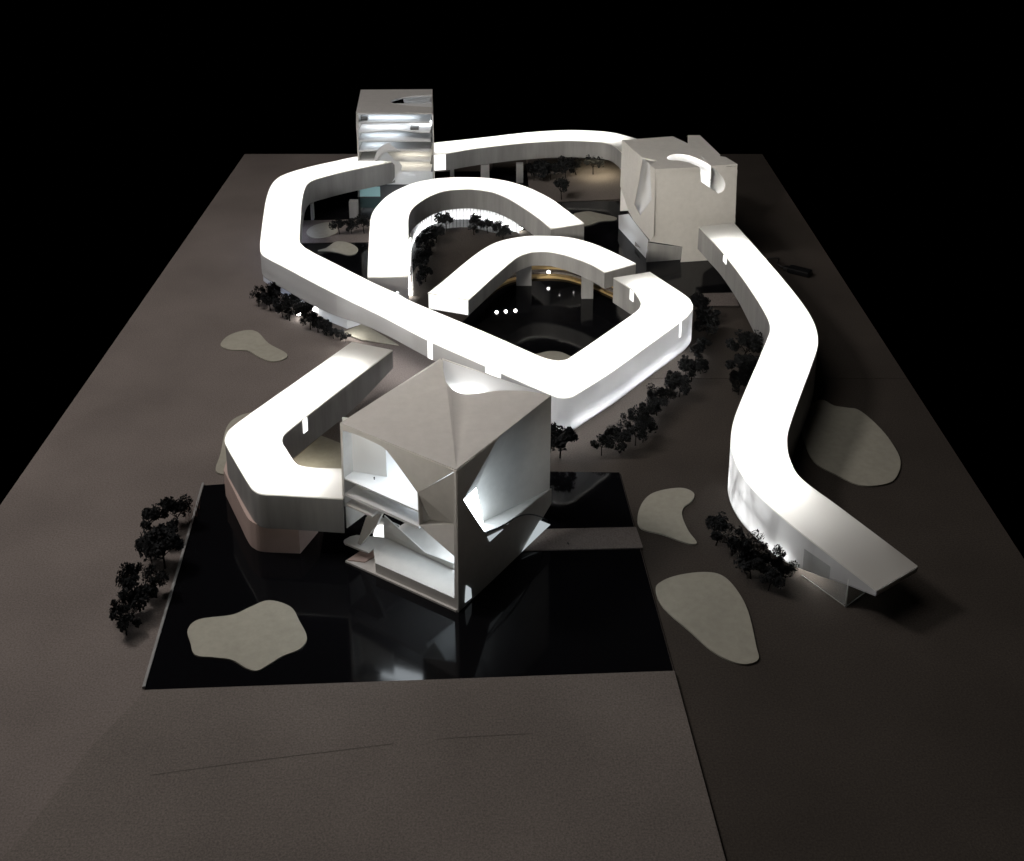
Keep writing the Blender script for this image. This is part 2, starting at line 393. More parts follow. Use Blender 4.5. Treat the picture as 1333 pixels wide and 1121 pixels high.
L, Q, dL, dQ = ribbon(A, A_out, A_in, [(0.3, 32)], wall_l=[(0, 8, 'card_wall'), (8, 15, 'wall_dim'), (15, 21, 'wall_faint'), (21, 30, 'frosted'), (30, 32, 'card_wall')], low=[(21, 30)], caps=(None, 'card_wall'))
under(A, Q, dQ, L, 4*6, 9*6, 'led_blue', .006, .3)
under(A, L, dL, Q, 21*6, 30*6)
under(A, L, dL, Q, 16*6, 20*6)
def outn(P, i, other):
    q = min(other, key=lambda o_: (o_-P[i]).length_squared); return P[i]-q
i = min(range(len(L)), key=lambda k: (L[k]-at(646, 481, RZ)).length); tab(A, L, i, .036, .011, side=outn(L, i, Q))
i = min(range(len(L)), key=lambda k: (L[k]-at(885, 419, RZ)).length); tab(A, L, i, .006, .030, side=outn(L, i, Q))
i = min(range(len(Q)), key=lambda k: (Q[k]-at(822, 377, RZ)).length); tab(A, Q, i, .014, .022, side=outn(Q, i, L))
i = min(range(len(L)), key=lambda k: (L[k]-at(563, 445, RZ)).length); tab(A, L, i, .012, .034, side=outn(L, i, Q), m='lit_window')
# podium storey under the left limb
pod = [(343, 366), (372, 385), (400, 402), (432, 420), (452, 428), (478, 420), (452, 404), (420, 388), (392, 368), (368, 352)]
prism('podium', pxloop(pod, 0.0005), (0, 0, .0515), 'frosted_soft', A)
led_strip(A, [at(425, 405)+Vector((0, 0, .022)), at(462, 421)+Vector((0, 0, .018))], .008, 'led_soft')
# inner arc beside lawn
B = thing('arc_gallery', 'glowing white U-shaped gallery bent around the tree-lined brown lawn', 'gallery', at(505, 361))
B_out = [(478.4, 361), (479, 341), (480.5, 309), (482, 288), (485, 277), (492, 267), (507, 253), (534, 239.6), (561, 233.4), (587.6, 231.2), (608.6, 230.8), (637, 232), (665, 237), (691.7, 246), (716, 258), (736, 272.4), (760.5, 290.6)]
B_in = [(531.4, 360), (531.5, 330), (531.6, 300), (531.7, 284), (535.7, 273), (545.7, 263.6), (563, 253.6), (581.4, 248), (605.7, 246), (620.8, 246.7), (641, 250), (661, 258), (681.5, 270.4), (701.8, 284.6), (717, 297.7)]
LB, QB, _, _ = ribbon(B, B_out, B_in, [(0.1, 16)], depth=.052, caps=('frosted', 'card_wall'))
sm_ = [at(479.4, 341, RZ+.0003), at(531.3, 332.5, RZ+.0003)]
mk('roof_seam', [p+Vector((0, d_, 0)) for p in sm_ for d_ in (-.0005, .0005)], [(0, 1, 3, 2)], 'card', B)
# frosted ground storey with mullions under the arc
pts = [at(x, y, 0.0) for x, y in catmull([(538, 388), (536, 350), (536, 330), (540, 315), (548, 303), (562, 294), (585, 288), (608, 286.5), (630, 288.5), (650, 294), (676, 306)], 5)]
def curtain(root, pts, z0, z1, m, nm='glazing'):
    vv = []; 
    for p in pts: vv += [Vector((p.x, p.y, z0)), Vector((p.x, p.y, z1))]
    return mk(nm, vv, [(2*i, 2*i+1, 2*i+3, 2*i+2) for i in range(len(pts)-1)], m, root)
curtain(B, pts, .001, .0535, 'frosted_soft')
for k in range(2, len(pts)-1, 1):
    p = pts[k]; box('mullion', (p.x-.0006, p.y-.0016, .001), (.0012, 0, 0), (0, .0012, 0), (0, 0, .052), 'black_plastic', B)
cen = at(590, 360)
led_strip(B, [Vector((p.x, p.y, .012))+(Vector((p.x, p.y, 0))-Vector((cen.x, cen.y, 0))).normalized()*.010 for p in pts], .008, 'led')
# second arc
D_ = thing('bent_gallery', 'glowing white gallery curving over the terraced steps and dark court water', 'gallery', at(697, 345))
D_out = [(557, 381.4, .034), (577, 365.7, .034), (611.4, 337, .034), (634, 321.4, .034), (654, 313, .034), (683, 307.7, .034), (711.4, 307, .034), (740, 309, .035), (768.6, 316, .037), (797, 327.7, .038), (827.7, 343, .038)]
D_in = [(610, 390, .034), (640, 362.5, .034), (663, 342.5, .034), (674, 334.2, .034), (685.7, 329.4, .034), (697, 327.2, .034), (717, 327.7, .034), (740, 333, .036), (768.6, 343.5, .038), (787, 354.3, .038)]
LD, QD, _, _ = ribbon(D_, D_out, D_in, [(0.05, 10)], caps=('lit_window', 'card_wall'))  # first end wall glows by itself, in place of light from inside
# angular gallery at the pool
E_ = thing('angular_gallery', 'glowing white C-shaped gallery with pink plinth running into the folded cube', 'gallery', at(345, 718))
E_out = [(458, 445, .038), (397, 488.5, .05), (340, 528.5), (306, 553), (296, 563), (292.8, 575), (300, 590, .058), (322.7, 628.4, .058), (331, 638.4, .058), (342.7, 642.9, .058), (368.4, 644.2, .058), (446, 649, .058)]
E_in = [(511, 455.7, .036), (460, 494), (402.6, 538.5), (376, 560), (368.4, 568), (368, 577), (373, 585), (382.7, 600), (391, 606), (411, 609), (446, 610)]
LE, QE, dE, dQE = ribbon(E_, E_out, E_in, [(0.62, 10.6)])
under(E_, QE, dQE, LE, 12, 54, 'led_court', .006, .1)
i = min(range(len(QE)), key=lambda k: (QE[k]-at(398, 542, RZ)).length); tab(E_, QE, i, .011, .024, side=outn(QE, i, LE))
prism('plinth', [at(x, y, .001) for x, y in catmull([(294, 646), (310, 679), (323, 706), (331, 715), (345, 719.5), (391, 721.5)], 4)]+pxloop([(414, 694), (420, 660), (380, 640), (345, 610), (310, 618), (298, 632)], .001), (0, 0, .0475), 'card_pink', E_)
# rear gallery
G = thing('rear_gallery', 'glowing white elevated gallery on slab columns between the two rear towers', 'gallery', at(640, 235))
G_top = [(560, 186.3), (620.8, 180), (681.5, 173), (722, 170), (752.4, 169.5), (782.8, 171), (803, 173.8), (830, 181)]
G_bot = [(560, 201), (581, 199.5), (620.8, 192.8), (681.5, 186), (732, 183), (762.6, 183.5), (787, 185.5), (799, 189.5), (809, 198)]
LG, QG, _, _ = ribbon(G, G_top, G_bot, [(0.1, 6.9)], depth=.05)
i = min(range(len(QG)), key=lambda k: (QG[k]-at(572, 200, RZ)).length); tab(G, QG, i, .034, .044, side=outn(QG, i, LG), m='lit_window')
def column(root, x0, x1, y, ztop, th=.02, m='card_wall'):
    a, b = at(x0, y, WZ), at(x1, y, WZ)
    return box('column', a, b-a, (0, th, 0), (0, 0, ztop-WZ), m, root)
for x0, x1, y in ((586, 591, 240), (626, 637, 239), (672, 681, 238)): column(G, x0, x1, y, .0555)
for x0, x1, y in ((455, 466, 284), (405, 408, 287)): column(A, x0, x1, y, .046)
for x0, x1, y in ((672, 692, 372), (757, 772, 389)): column(D_, x0, x1, y, .069)
# long curving right gallery
K = thing('curving_gallery', 'glowing white S-shaped gallery sweeping down to a dim slab tip over a clear box', 'gallery', at(1000, 600))
K_l = [(909.6, 295), (925, 311.5), (941, 329), (962.6, 356.7), (980, 382), (991.5, 400), (1001, 419), (1002, 431), (998.7, 441), (985, 474), (972, 504), (956.5, 543), (951.5, 568.6), (953, 588), (962.6, 612), (982, 638.5), (1020, 674.6), (1068.6, 713), (1100, 737), (1140.8, 768.5)]
K_r = [(955.4, 290), (986.7, 325.4), (1020, 364), (1044.5, 395), (1059, 419), (1064.7, 441), (1061, 462.7), (1039.7, 520.5), (1027, 558), (1024.8, 580), (1030, 602), (1044.5, 624), (1092.7, 660), (1140.8, 696), (1170, 718), (1194.8, 737)]
def armz(p):
    t = (p.y-1.30)/(1.80-1.30)
    t = max(0, min(1, t)); return .060+(.105-.060)*(t*t*(3-2*t)*.35+t*.65)
dd = [.055, .055, .055, .056, .06, .066, .075, .085, .092, .098, .1, .1, .0985, .094, .086, .079, .0715, .0655, None, None]
def armdepth(pts):
    out = []
    for x, y in pts:
        z = RZ
        for _ in range(8): z = armz(at(x, y, z))
        p = at(x, y, z)
        # the body settles from the tower (raised) on to the board, and thins to a slab beyond the clear box
        d = .055+(z-.055)*max(0, min(1, (2.25-p.y)/.45))
        if p.y < 1.42 and p.x > .40: d = d+(0.0075-d)*max(0, min(1, (p.x-.40)/.085))
        out.append((x, y, min(d, z-.0006)))
    return out
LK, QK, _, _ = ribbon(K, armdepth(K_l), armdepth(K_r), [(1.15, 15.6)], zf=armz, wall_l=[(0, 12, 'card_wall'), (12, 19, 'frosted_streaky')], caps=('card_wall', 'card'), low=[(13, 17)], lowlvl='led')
i = min(range(len(LK)), key=lambda k: (LK[k]-at(944, 333, RZ)).length); tab(K, LK, i, .02, .014, side=outn(LK, i, QK))
# clear acrylic box below the tip
a, b = at(1042, 750, .001), at(1099, 791, .001)
w_ = at(1140, 760, .001)-b
inn_ = Vector((-(b-a).y, (b-a).x, 0)).normalized()
if inn_.dot(w_) < 0: inn_ = -inn_
a, b = a+inn_*.003, b+inn_*.003
AB = thing('acrylic_box', 'clear acrylic box under the tip of the curving gallery', 'box', b)
up_ = Vector((0, 0, .045))
for p, q in ((a, b), (b, b+w_), (b+w_, a+w_)): mk('panel', [p, q, q+up_, p+up_], [(0, 1, 2, 3)], 'clear_acrylic', AB)
for p, q in ((b, b+up_), (a, b), (b, b+w_), (b+up_, b+w_+up_)): tube('edge', [p, q], .0007, 'acrylic_edge', AB, seg=6)

# terraced steps below the bent gallery
ST = thing('terraced_steps', 'ochre curved steps down to the dark court water', 'steps', at(650, 380))
base = [(612, 405), (632, 388), (655, 372), (680, 365), (710, 362.5), (740, 365), (775, 377), (815, 396), (840, 412)]
for k in range(4):
    inner = [at(x, y, .0025) for x, y in catmull([(x, y-3.4*k) for x, y in base], 5)]
    cc_ = at(715, 440)
    outer = [p+(Vector((p.x, p.y, 0))-Vector((cc_.x, cc_.y, 0))).normalized()*(.05-.009*k) for p in inner]
    prism('step', [Vector((p.x, p.y, .0024)) for p in inner+outer[::-1]], (0, 0, .005*(k+1)), 'ochre' if k % 2 == 0 else 'greyboard_front', ST)

# ------------------------------------------------------------------ cube tower (folded roof)
HC = 0.2249
F, Lc, Rc = at(594, 612, HC), at(443, 550, HC), at(718, 515, HC)
av, bv = Lc-F, Rc-F
na = Vector((-av.y, av.x, 0)).normalized()
if na.dot(bv) > 0: na = -na                      # outward normal of the left-front face
nb = Vector((-bv.y, bv.x, 0)).normalized()
if nb.dot(av) > 0: nb = -nb                      # outward normal of the right-front face
def lf(x, y, d=0.0): return onp(x, y, F-na*d, na)
def rf(x, y, d=0.0): return onp(x, y, F-nb*d, nb)
def tp(x, y, dz=0.0): return at(x, y, HC+dz)
W = thing('folded_cube', 'pale card cube building with creased roof and lit carved openings standing in the pool', 'building', at(596, 798))
crease = tp(581, 503, -.004)
bk = tp(576, 468)
sheet('roof_panel', [tp(443, 551), tp(594, 612), crease], 'card', W)
sheet('roof_panel', [tp(443, 551), crease, tp(577, 484, -.001), bk], 'card', W)
well = [(577, 484), (579, 494), (583, 501.5), (591, 509), (604.6, 513.5), (625, 512.5), (650, 509), (685, 509.5)]
wl = catmull([tuple(tp(x, y, -d)) for (x, y), d in zip(well, (.001, .002, .004, .007, .009, .007, .004, .0015))], 4)
rp = [tp(594, 612), tp(718, 515)]+[Vector(p) for p in wl[::-1]]+[crease]
mk('roof_panel', rp, [tuple(t) for t in tessellate_polygon([[Vector((p.x, p.y, 0)) for p in rp]])], 'card', W, solid=.0016)
# light well: the inner face of the rear wall curving under the roof
nv = len(wl); vv = []
bend = [tp(577, 469).lerp(tp(716, 514), (i/(nv-1))**1.0) for i in range(nv)]
for i in range(nv):
    e0 = Vector(wl[i]); e1 = bend[i]
    for k in range(8):
        t = k/7; p = e0.lerp(e1, t); dip = .040*math.sin(math.pi*min(1, t*1.0))*(1-i/(nv-1))**.6*(1-.3*t)
        vv.append(p-Vector((0, 0, dip)))
mk('light_well', vv, [(i*8+k, i*8+k+1, (i+1)*8+k+1, (i+1)*8+k) for i in range(nv-1) for k in range(7)], 'frosted_lit', W, smooth=True)
q0, q1 = tp(583, 489)-Vector((0, 0, .055)), tp(622, 501)-Vector((0, 0, .048))
led_strip(W, [q0, q0.lerp(q1, .5), q1], .018, 'led')
# rear walls
Bk = Lc+Rc-F
for p, q, z0 in ((Lc, Bk, .05), (Bk, Rc, .05)):
    p, q = p-Vector((0, 0, .0015)), q-Vector((0, 0, .0015))
    d = (q-p).normalized()*.002
    sheet('rear_wall', [p+d, q-d, Vector((q.x, q.y, z0))-d, Vector((p.x, p.y, z0))+d], 'card', W)
# left-front face
curve = [(543.9, 641), (531, 622.8), (515.8, 601.6), (508, 591.5), (504, 586.5), (496, 580), (481, 572.7), (462.7, 565), (446.3, 560)]
cv = catmull(curve, 4)
face = [lf(443, 551.3), lf(593, 612.8), lf(543.9, 641)]+[lf(x, y) for x, y in cv[1:]]+[lf(449.3, 659), lf(446.8, 659)]
mk('front_panel', face, [tuple(t) for t in tessellate_polygon([face])], 'card', W, solid=.0018)
post = [lf(591.4, 613.6), lf(594, 612.8), lf(596, 798), lf(592, 796.3)]
mk('corner_post', post, [(0, 1, 2, 3)], 'card', W, solid=.0018)
V = lf(557, 676, .030); P3 = lf(543.9, 641); Tm = lf(591.4, 615); Mm = lf(591.6, 682, .012); N = lf(591.6, 724); Qm = lf(546, 684)
sheet('folded_facet', [P3, Tm, Mm, V], 'card', W)
sheet('folded_facet', [V, Mm, N, Qm], 'card', W)
sheet('folded_facet', [P3, V, Qm], 'card', W)
sheet('folded_facet', [Tm, Mm, N], 'card', W)
inb = -na
def slab(x0, y0, x1, y1, deep, th, m='card_inside', d0=.001, nm='floor_slab'):
    p, q = lf(x0, y0, d0), lf(x1, y1, d0); z = (p.z+q.z)/2; p.z = q.z = z
    return box(nm, p, q-p, inb*deep, (0, 0, -th), m, W)
slab(447.3, 624.3, 544, 662, .19, .0025)
slab(447.8, 643.5, 545, 683.5, .19, .004)
slab(448.2, 656, 484, 671, .10, .0028, m='card')
# room: side partition and back wall
p, q = lf(506, 590, .075), lf(506, 640, .075)
zf = (lf(447.3, 624.3, .001).z+lf(544, 662, .001).z)/2+.0004
pw = [at(449, 611, zf), at(503.7, 620.5, zf)]; pw += [Vector((pw[1].x, pw[1].y, HC-.004)), Vector((pw[0].x, pw[0].y, HC-.004))]
sheet('partition', pw, 'card_inside', W)
bw = [Lc-na*.15-av*.05, F-na*.15+av*.27]
bw = [Vector((bw[0].x, bw[0].y, .098)), Vector((bw[1].x, bw[1].y, .098)), Vector((bw[1].x, bw[1].y, .205)), Vector((bw[0].x, bw[0].y, .205))]
sheet('partition', bw, 'card_inside', W)
iw0 = F+av*.27-na*.15; iw1 = F+av*.34-na*.012
sheet('partition', [Vector((iw0.x, iw0.y, .098)), Vector((iw1.x, iw1.y, .098)), Vector((iw1.x, iw1.y, .15)), Vector((iw0.x, iw0.y, .205))], 'card_inside', W)
c1 = F+av*.85-na*.035; c2 = F+av*.4-na*.06
led_strip(W, [Vector((c1.x, c1.y, .2165)), Vector((c2.x, c2.y, .2165))], .024, 'led_room')
c1 = F+av*.5-na*.03; c2 = F+av*.32-na*.05
led_strip(W, [Vector((c1.x, c1.y, .1105)), Vector((c2.x, c2.y, .1105))], .005, 'led_room')
# lower foyer: sloping wall, bright room behind, decks, leaning strut
slope = [lf(500.7, 671, .045), lf(553.7, 719, .045), lf(591, 733.5, .045), lf(591, 770, .055), lf(520, 735, .055), lf(502, 724, .055), lf(500, 690, .045)]
sheet('sloping_wall', slope, 'card', W)
bw = [F+av*.62-na*.12, F+av*.03-na*.12]
sheet('partition', [Vector((*(F+av*a_-na*.12).xy, z_)) for a_, z_ in ((.62, .01), (.03, .01), (.03, .052), (.2, .058), (.23, .105), (.62, .108))], 'card_inside', W)
c1 = F+av*.45-na*.075; c2 = F+av*.08-na*.075
led_strip(W, [Vector((c1.x, c1.y, .045)), Vector((c2.x, c2.y, .030))], .010, 'led_room')
def deck(pts, z, th, m, nm='deck', bev=0.0):
    return prism(nm, [at(x, y, z) for x, y in pts], (0, 0, -th), m, W, bev)
e0, e1 = at(449.5, 730, .0055), at(593.6, 795, .0055)
prism('deck', [e0, e1, e1+inb*.17, e0+inb*.17-av*.1], (0, 0, -.003), 'card', W)
prism('deck', [at(x, y, .0215) for x, y in ((447.4, 704.5), (448.5, 702.5), (456, 698.3), (464, 696.5), (503, 700), (488.5, 733), (486, 714), (479, 718.5), (464, 713.3), (449, 707.2))], (0, 0, -.0028), 'card', W)
prism('deck', [at(x, y, .0215) for x, y in ((488.6, 733), (591.4, 778.6), (591.4, 742), (503.1, 700))], (0, 0, -.0158), 'card', W)
prism('deck', [at(x, y, .0072) for x, y in ((452, 728.6), (470, 716.5), (485.5, 713), (487.5, 724), (475, 731.5))], (0, 0, -.0015), 'card_pink', W)
st = zz(440, 550, 6.594, [(240, 815), (285, 770), (375, 788), (325, 890), (187, 1062), (160, 1055)])
prism('strut', [lf(x, y, .012) for x, y in st], inb*.006, 'card', W)
wn = zz(440, 550, 6.594, [(335, 880), (388, 880), (395, 1000), (300, 990), (310, 930)])
sheet('lit_window', [lf(x, y, .058) for x, y in wn], 'lit_window', W, solid=.0008)
sheet('rear_screen', [lf(484, 668, .062), lf(520, 684, .062), lf(520, 730, .062), lf(478, 712, .062)], 'card', W)
# right-front face
S0 = (648, 569.8)
I1, I2 = rf(620, 635, .030), rf(627, 681, .038)
Rb = rf(715.5, 637.5)
face = [rf(x, y) for x, y in ((594.6, 613), S0, (602.7, 650.3), (617, 673), (631.5, 693.8), (660, 682.5), (700, 649), (715.5, 637.5), (717.6, 636), (717.3, 655), (703, 679), (679, 718.5), (596.2, 798))]
mk('side_panel', face, [tuple(t) for t in tessellate_polygon([face])], 'card', W, solid=.0016)
# folded scoop surface
s0, r0 = rf(*S0), rf(717.8, 515.6)
nu, nw = 12, 12; vv = []
def left_edge(w): return s0.lerp(I1, w/.6) if w < .6 else I1.lerp(I2, (w-.6)/.4)
for i in range(nu+1):
    u = i/nu
    for k in range(nw+1):
        w = k/nw; p = left_edge(w).lerp(r0.lerp(Rb, w), u)
        vv.append(p-nb*(.006*math.sin(math.pi*w)*math.sin(math.pi*u)))
sheet('reveal', [rf(*S0), rf(602.7, 650.3), I1], 'card', W, solid=.0006)
mk('scoop', vv, [(i*(nw+1)+k, i*(nw+1)+k+1, (i+1)*(nw+1)+k+1, (i+1)*(nw+1)+k) for i in range(nu) for k in range(nw)], 'card', W, smooth=True)
sheet('ledge', [I2, rf(630.5, 693.5), rf(660, 682.5), rf(700, 649), Rb], 'card', W)
sheet('lit_window', [rf(603.5, 650.8, .002), rf(619.6, 635, .0285), rf(626.6, 681, .0365), rf(631, 692.5, .002)], 'lit_window_cool', W, solid=.0008)
sheet('lit_window', [rf(x, y, -.0014) for x, y in ((655, 689), (637.5, 705), (634.5, 699))], 'window_fin_glow', W, solid=.0008)
sheet('lit_window', [rf(x, y, -.0014) for x, y in ((607, 762), (613, 766), (614, 778), (605.5, 784.5), (606, 772))], 'window_fin_glow', W, solid=.0008)
fn = [rf(679, 718.5, -.004), rf(703, 677.5, -.001), rf(716.5, 683, -.012)]
for p in fn: p.z = max(p.z, .0035)
sheet('corner_fin', fn, 'window_fin_glow', W, solid=.0008)  # glow put into the fin's material stands for lamplight on white card
cab = [rf(632, 694, -.002), rf(645, 689, -.004), rf(660, 681, -.006), rf(672, 673.5, -.006), rf(684, 670, -.006), rf(696, 670.5, -.006), rf(708, 675, -.004), rf(722, 686, .03), at(740, 708, .007)]
tag(tube('cable', catmull([tuple(p) for p in cab], 4), .0011, 'black_plastic'), 'thin black cable hanging from the lit opening of the folded cube', 'cable')

# ------------------------------------------------------------------ notched tower
H2 = 0.236
F2, L2, R2 = at(853, 220, H2), at(810, 182, H2), at(960, 214, H2)
a2, b2 = L2-F2, R2-F2
n2l = Vector((-a2.y, a2.x, 0)).normalized()
if n2l.dot(b2) > 0: n2l = -n2l
n2f = Vector((-b2.y, b2.x, 0)).normalized()
if n2f.dot(a2) > 0: n2f = -n2f
def z3(l): return zz(760, 150, 5.096, l)
def ff(l, d=0.0): return [onp(x, y, F2-n2f*d, n2f) for x, y in z3(l)]
def fl(l, d=0.0): return [onp(x, y, F2-n2l*d, n2l) for x, y in z3(l)]
T = thing('notched_tower', 'beige card tower with curved roof slot and notched edges beside the curving gallery', 'building', at(850, 345))
slot_top = catmull([(845, 336), (780, 300), (705, 268), (640, 258), (590, 261), (556, 275), (556, 291), (580, 299), (640, 302), (705, 318), (770, 346)], 4)
top = [(475, 358), (440, 326), (482, 300), (392, 281), (256, 165), (590, 140), (690, 188), (690, 133), (770, 133), (905, 262), (900, 272), (940, 277), (1020, 325)]
tl = [at(x, y, H2) for x, y in z3(top+slot_top)]
prism('roof', tl, (0, 0, -.004), 'card', T)
slot_front = [(772, 346), (776, 440), (835, 482), (890, 519)]+catmull([(890, 519), (922, 503), (938, 460), (925, 418), (890, 378), (848, 336)], 4)[1:]
fw = [(474.5, 358)]+slot_front+[(1018, 325.5), (1003, 712), (1000, 992), (640, 1006), (648, 940), (656, 873), (560, 856), (428, 836), (441, 830), (461, 800)]
fp = ff(fw)
for p in fp: p.z = max(.001, min(p.z, H2-.0045)) if p.z < .02 or p.z > H2-.0045 else p.z
mk('front_wall', fp, [tuple(t) for t in tessellate_polygon([fp])], 'card', T, solid=.0018)
# curved lining of the slot
vv = []
lining = [at(x, y, H2-.0045) for x, y in z3(slot_top[:21])]
for p in lining: vv += [p, p-Vector((0, 0, .07))]
mk('slot_lining', vv, [(2*i, 2*i+1, 2*i+3, 2*i+2) for i in range(len(lining)-1)], 'card_inside', T, smooth=True)
fr = ff(slot_front[3:]); vv = []
for p in fr: vv += [p-n2f*.001, p-n2f*.045+Vector((-.012, 0, .01))]
mk('slot_lining', vv, [(2*i, 2*i+1, 2*i+3, 2*i+2) for i in range(len(fr)-1)], 'card_inside', T, smooth=True)
sl = [at(x, y, H2-.085) for x, y in z3([(540, 270), (700, 250), (900, 340), (960, 470), (760, 470), (640, 330)])]
sheet('slot_floor', sl, 'card_inside', T)
k0, k1 = at(*z3([(600, 345)])[0], H2-.022), at(*z3([(750, 395)])[0], H2-.022)
led_strip(T, [k0, k0.lerp(k1, .5), k1], .012, 'led')
# left face, folded around a valley
sheet('side_wall', fl([(257, 166), (391, 282), (365, 440), (337, 590), (300, 640), (243, 470)]), 'card', T)
vl = [fl([q])[0] for q in ((391, 284), (365, 440), (337, 590))]
vm = [fl([q], .020)[0] for q in ((416, 306), (405, 450), (362, 628))]
vr = [fl([q])[0] for q in ((440, 328), (449, 450), (452, 560))]
mk('valley', vl+vm+vr+[fl([(375, 668)])[0]], [(0, 1, 4, 3), (1, 2, 5, 4), (3, 4, 7, 6), (4, 5, 8, 7), (5, 9, 8), (2, 9, 5)], 'frosted_soft', T, smooth=True)
sheet('side_wall', fl([(440, 327), (475.5, 359), (464, 800), (441, 830), (330, 695), (300, 640), (335, 590), (375, 668), (452, 560)]), 'card', T)
lb = fl([(230, 664), (298, 655), (330, 700), (428, 826), (410, 982), (230, 785)], -.002)
for p in lb: p.z = max(p.z, .003)
mk('base_wall', lb, [tuple(t) for t in tessellate_polygon([lb])], 'frosted_lit', T)
c1 = sum(lb, Vector())/len(lb)-n2l*.05
c1.z = .035
led_strip(T, [c1-a2*.12, c1+a2*.2], .010, 'led_soft')
lb2 = fl([(340, 838), (375, 880), (340, 868)], -.0035)
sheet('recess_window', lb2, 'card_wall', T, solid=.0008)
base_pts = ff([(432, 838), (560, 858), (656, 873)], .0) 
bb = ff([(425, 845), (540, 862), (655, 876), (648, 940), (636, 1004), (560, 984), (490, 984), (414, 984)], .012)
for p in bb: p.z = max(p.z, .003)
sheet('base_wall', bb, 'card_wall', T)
Bk2 = L2+R2-F2
sheet('rear_wall', [R2-Vector((0, 0, .013)), Bk2-Vector((0, 0, .06)), Vector((Bk2.x, Bk2.y, .003)), Vector((R2.x, R2.y, .003))], 'card', T)
sheet('rear_wall', [L2-Vector((0, 0, .013)), Bk2-Vector((0, 0, .06)), Vector((Bk2.x, Bk2.y, .05)), Vector((L2.x, L2.y, .05))], 'card', T)
led_strip(T, [F2+a2*.45+b2*.15+Vector((0, 0, -.03)), F2+a2*.45+b2*.15+Vector((0, 0, -.16))], .006, 'led_room')

# ------------------------------------------------------------------ slotted tower with open floors
H1 = 0.2386
Y1 = at(463, 147, H1).y
X0, X1 = at(463, 147, H1).x, at(564, 147, H1).x
YB1 = at(564, 117, H1).y
U = thing('open_floor_tower', 'tall white card tower with lit open floors and lens-shaped roof opening at the rear', 'building', at(468, 258))
def z2(l): return zz(430, 90, 5.605, l)
rt = [(222, 150), (745, 147), (745, 187)]+catmull([(745, 187), (640, 192), (530, 207), (440, 236), (490, 255), (570, 267), (745, 278)], 4)[1:]+[(745, 320), (188, 316)]
prism('roof', [at(x, y, H1) for x, y in z2(rt)], (0, 0, -.004), 'card', U)
def fz(x, y): return onp(430+x/5.605, 90+y/5.605, (0, Y1, 0), Vector((0, -1, 0)))
XB1 = at(562.6, 117, H1).x
prism('side_wall', [(X1-.0025, Y1, .003), (X1, Y1, .003), (XB1, YB1, .003), (XB1-.0025, YB1, .003)], (0, 0, H1-.004-.003), 'card', U)
ln = [at(x, y, H1-.0042) for x, y in z2(catmull([(738, 186), (640, 191), (560, 201), (530, 206)], 4))]
vv = []
for j_, p in enumerate(ln): vv += [p, p-Vector((0, 0, .045*(1-.95*(j_/(len(ln)-1))**3)))]
mk('opening_lining', vv, [(2*i, 2*i+1, 2*i+3, 2*i+2) for i in range(len(ln)-1)], 'card_inside', U, smooth=True, solid=.001)
led_strip(U, [at(*z2([(600, 262)])[0], H1)-Vector((0, 0, .045)), at(*z2([(730, 262)])[0], H1)-Vector((0, 0, .045))], .012, 'led_soft')
ragged = [(188, 322), (205, 322), (207, 420), (200, 440), (206, 470), (204, 560), (209, 640), (212, 960), (202, 960), (200, 640), (193, 470), (189, 430)]
rg = [fz(x, y) for x, y in ragged]
for p in rg: p.z = min(max(p.z, .003), H1-.0045)
mk('side_wall', rg+[p+Vector((0, .0022, 0)) for p in rg], [tuple(t) for t in tessellate_polygon([rg])]+[tuple(len(rg)+i for i in t) for t in tessellate_polygon([rg])]+[(i, (i+1) % len(rg), len(rg)+(i+1) % len(rg), len(rg)+i) for i in range(len(rg))], 'card', U)
box('side_wall', (X0+.001, Y1+.003, .003), (.002, 0, 0), (0, YB1-Y1-.003, 0), (0, 0, H1-.004-.003), 'card', U)
box('rear_wall', (X0+.004, YB1-.003, .003), (XB1-X0-.008, 0, 0), (0, .002, 0), (0, 0, H1-.06), 'card', U)
box('core_wall', (X0+.004, Y1+.10, .003), (X1-X0-.016, 0, 0), (0, .002, 0), (0, 0, H1-.055), 'card_inside', U)
for yz, curvy in ((325, 0), (392, .004), (462, .012), (524, .0), (596, .006), (668, 0), (744, .0)):
    z = fz(450, yz).z
    xs = [X0+.0045+(X1-X0-.0145)*i/12 for i in range(13)]
    front = [Vector((x, Y1+.0015+curvy*(1-math.cos(2*math.pi*i/12))*.8, z)) for i, x in enumerate(xs)]
    prism('floor_slab', front+[Vector((xs[-1], Y1+.098, z)), Vector((xs[0], Y1+.098, z))], (0, 0, -.0028), 'card_inside', U)
zl = [fz(450, y).z for y in (360, 428, 494, 560, 632, 706, 800)]
for z, xa, xb, m in zip(zl, (.08, .08, .1, .1, .5, .1, .4), (.75, .6, .55, .4, .9, .9, .9), ('led_room', 'led_soft', 'led_room', 'led_room', 'led_warm', 'led_warm', 'led_soft')):
    led_strip(U, [Vector((X0+(X1-X0)*xa, Y1+.05, z+.0075)), Vector((X0+(X1-X0)*xb, Y1+.05, z+.0075))], .0035, m)
for x, y, w, h in ((215, 362, 50, 30), (580, 440, 60, 34), (305, 528, 100, 8)):
    p = fz(x, y+h); box('inner_block', (p.x, Y1+.02, p.z), (w/5.605*Y1*1.05/FPX, 0, 0), (0, .02, 0), (0, 0, h/5.605*Y1*1.05/FPX), 'card_wall', U)
p0, p1 = fz(215, 952), fz(362, 858)
mk('glass_panel', [(p0.x, Y1+.001, .004), (p1.x, Y1+.001, .004), (p1.x, Y1+.001, p1.z), (p0.x, Y1+.001, p1.z)], [(0, 1, 2, 3)], 'teal_glass', U)
led_strip(U, [Vector((X0+.01, Y1+.03, .03)), Vector((X0+.07, Y1+.03, .03))], .006, 'led_room')
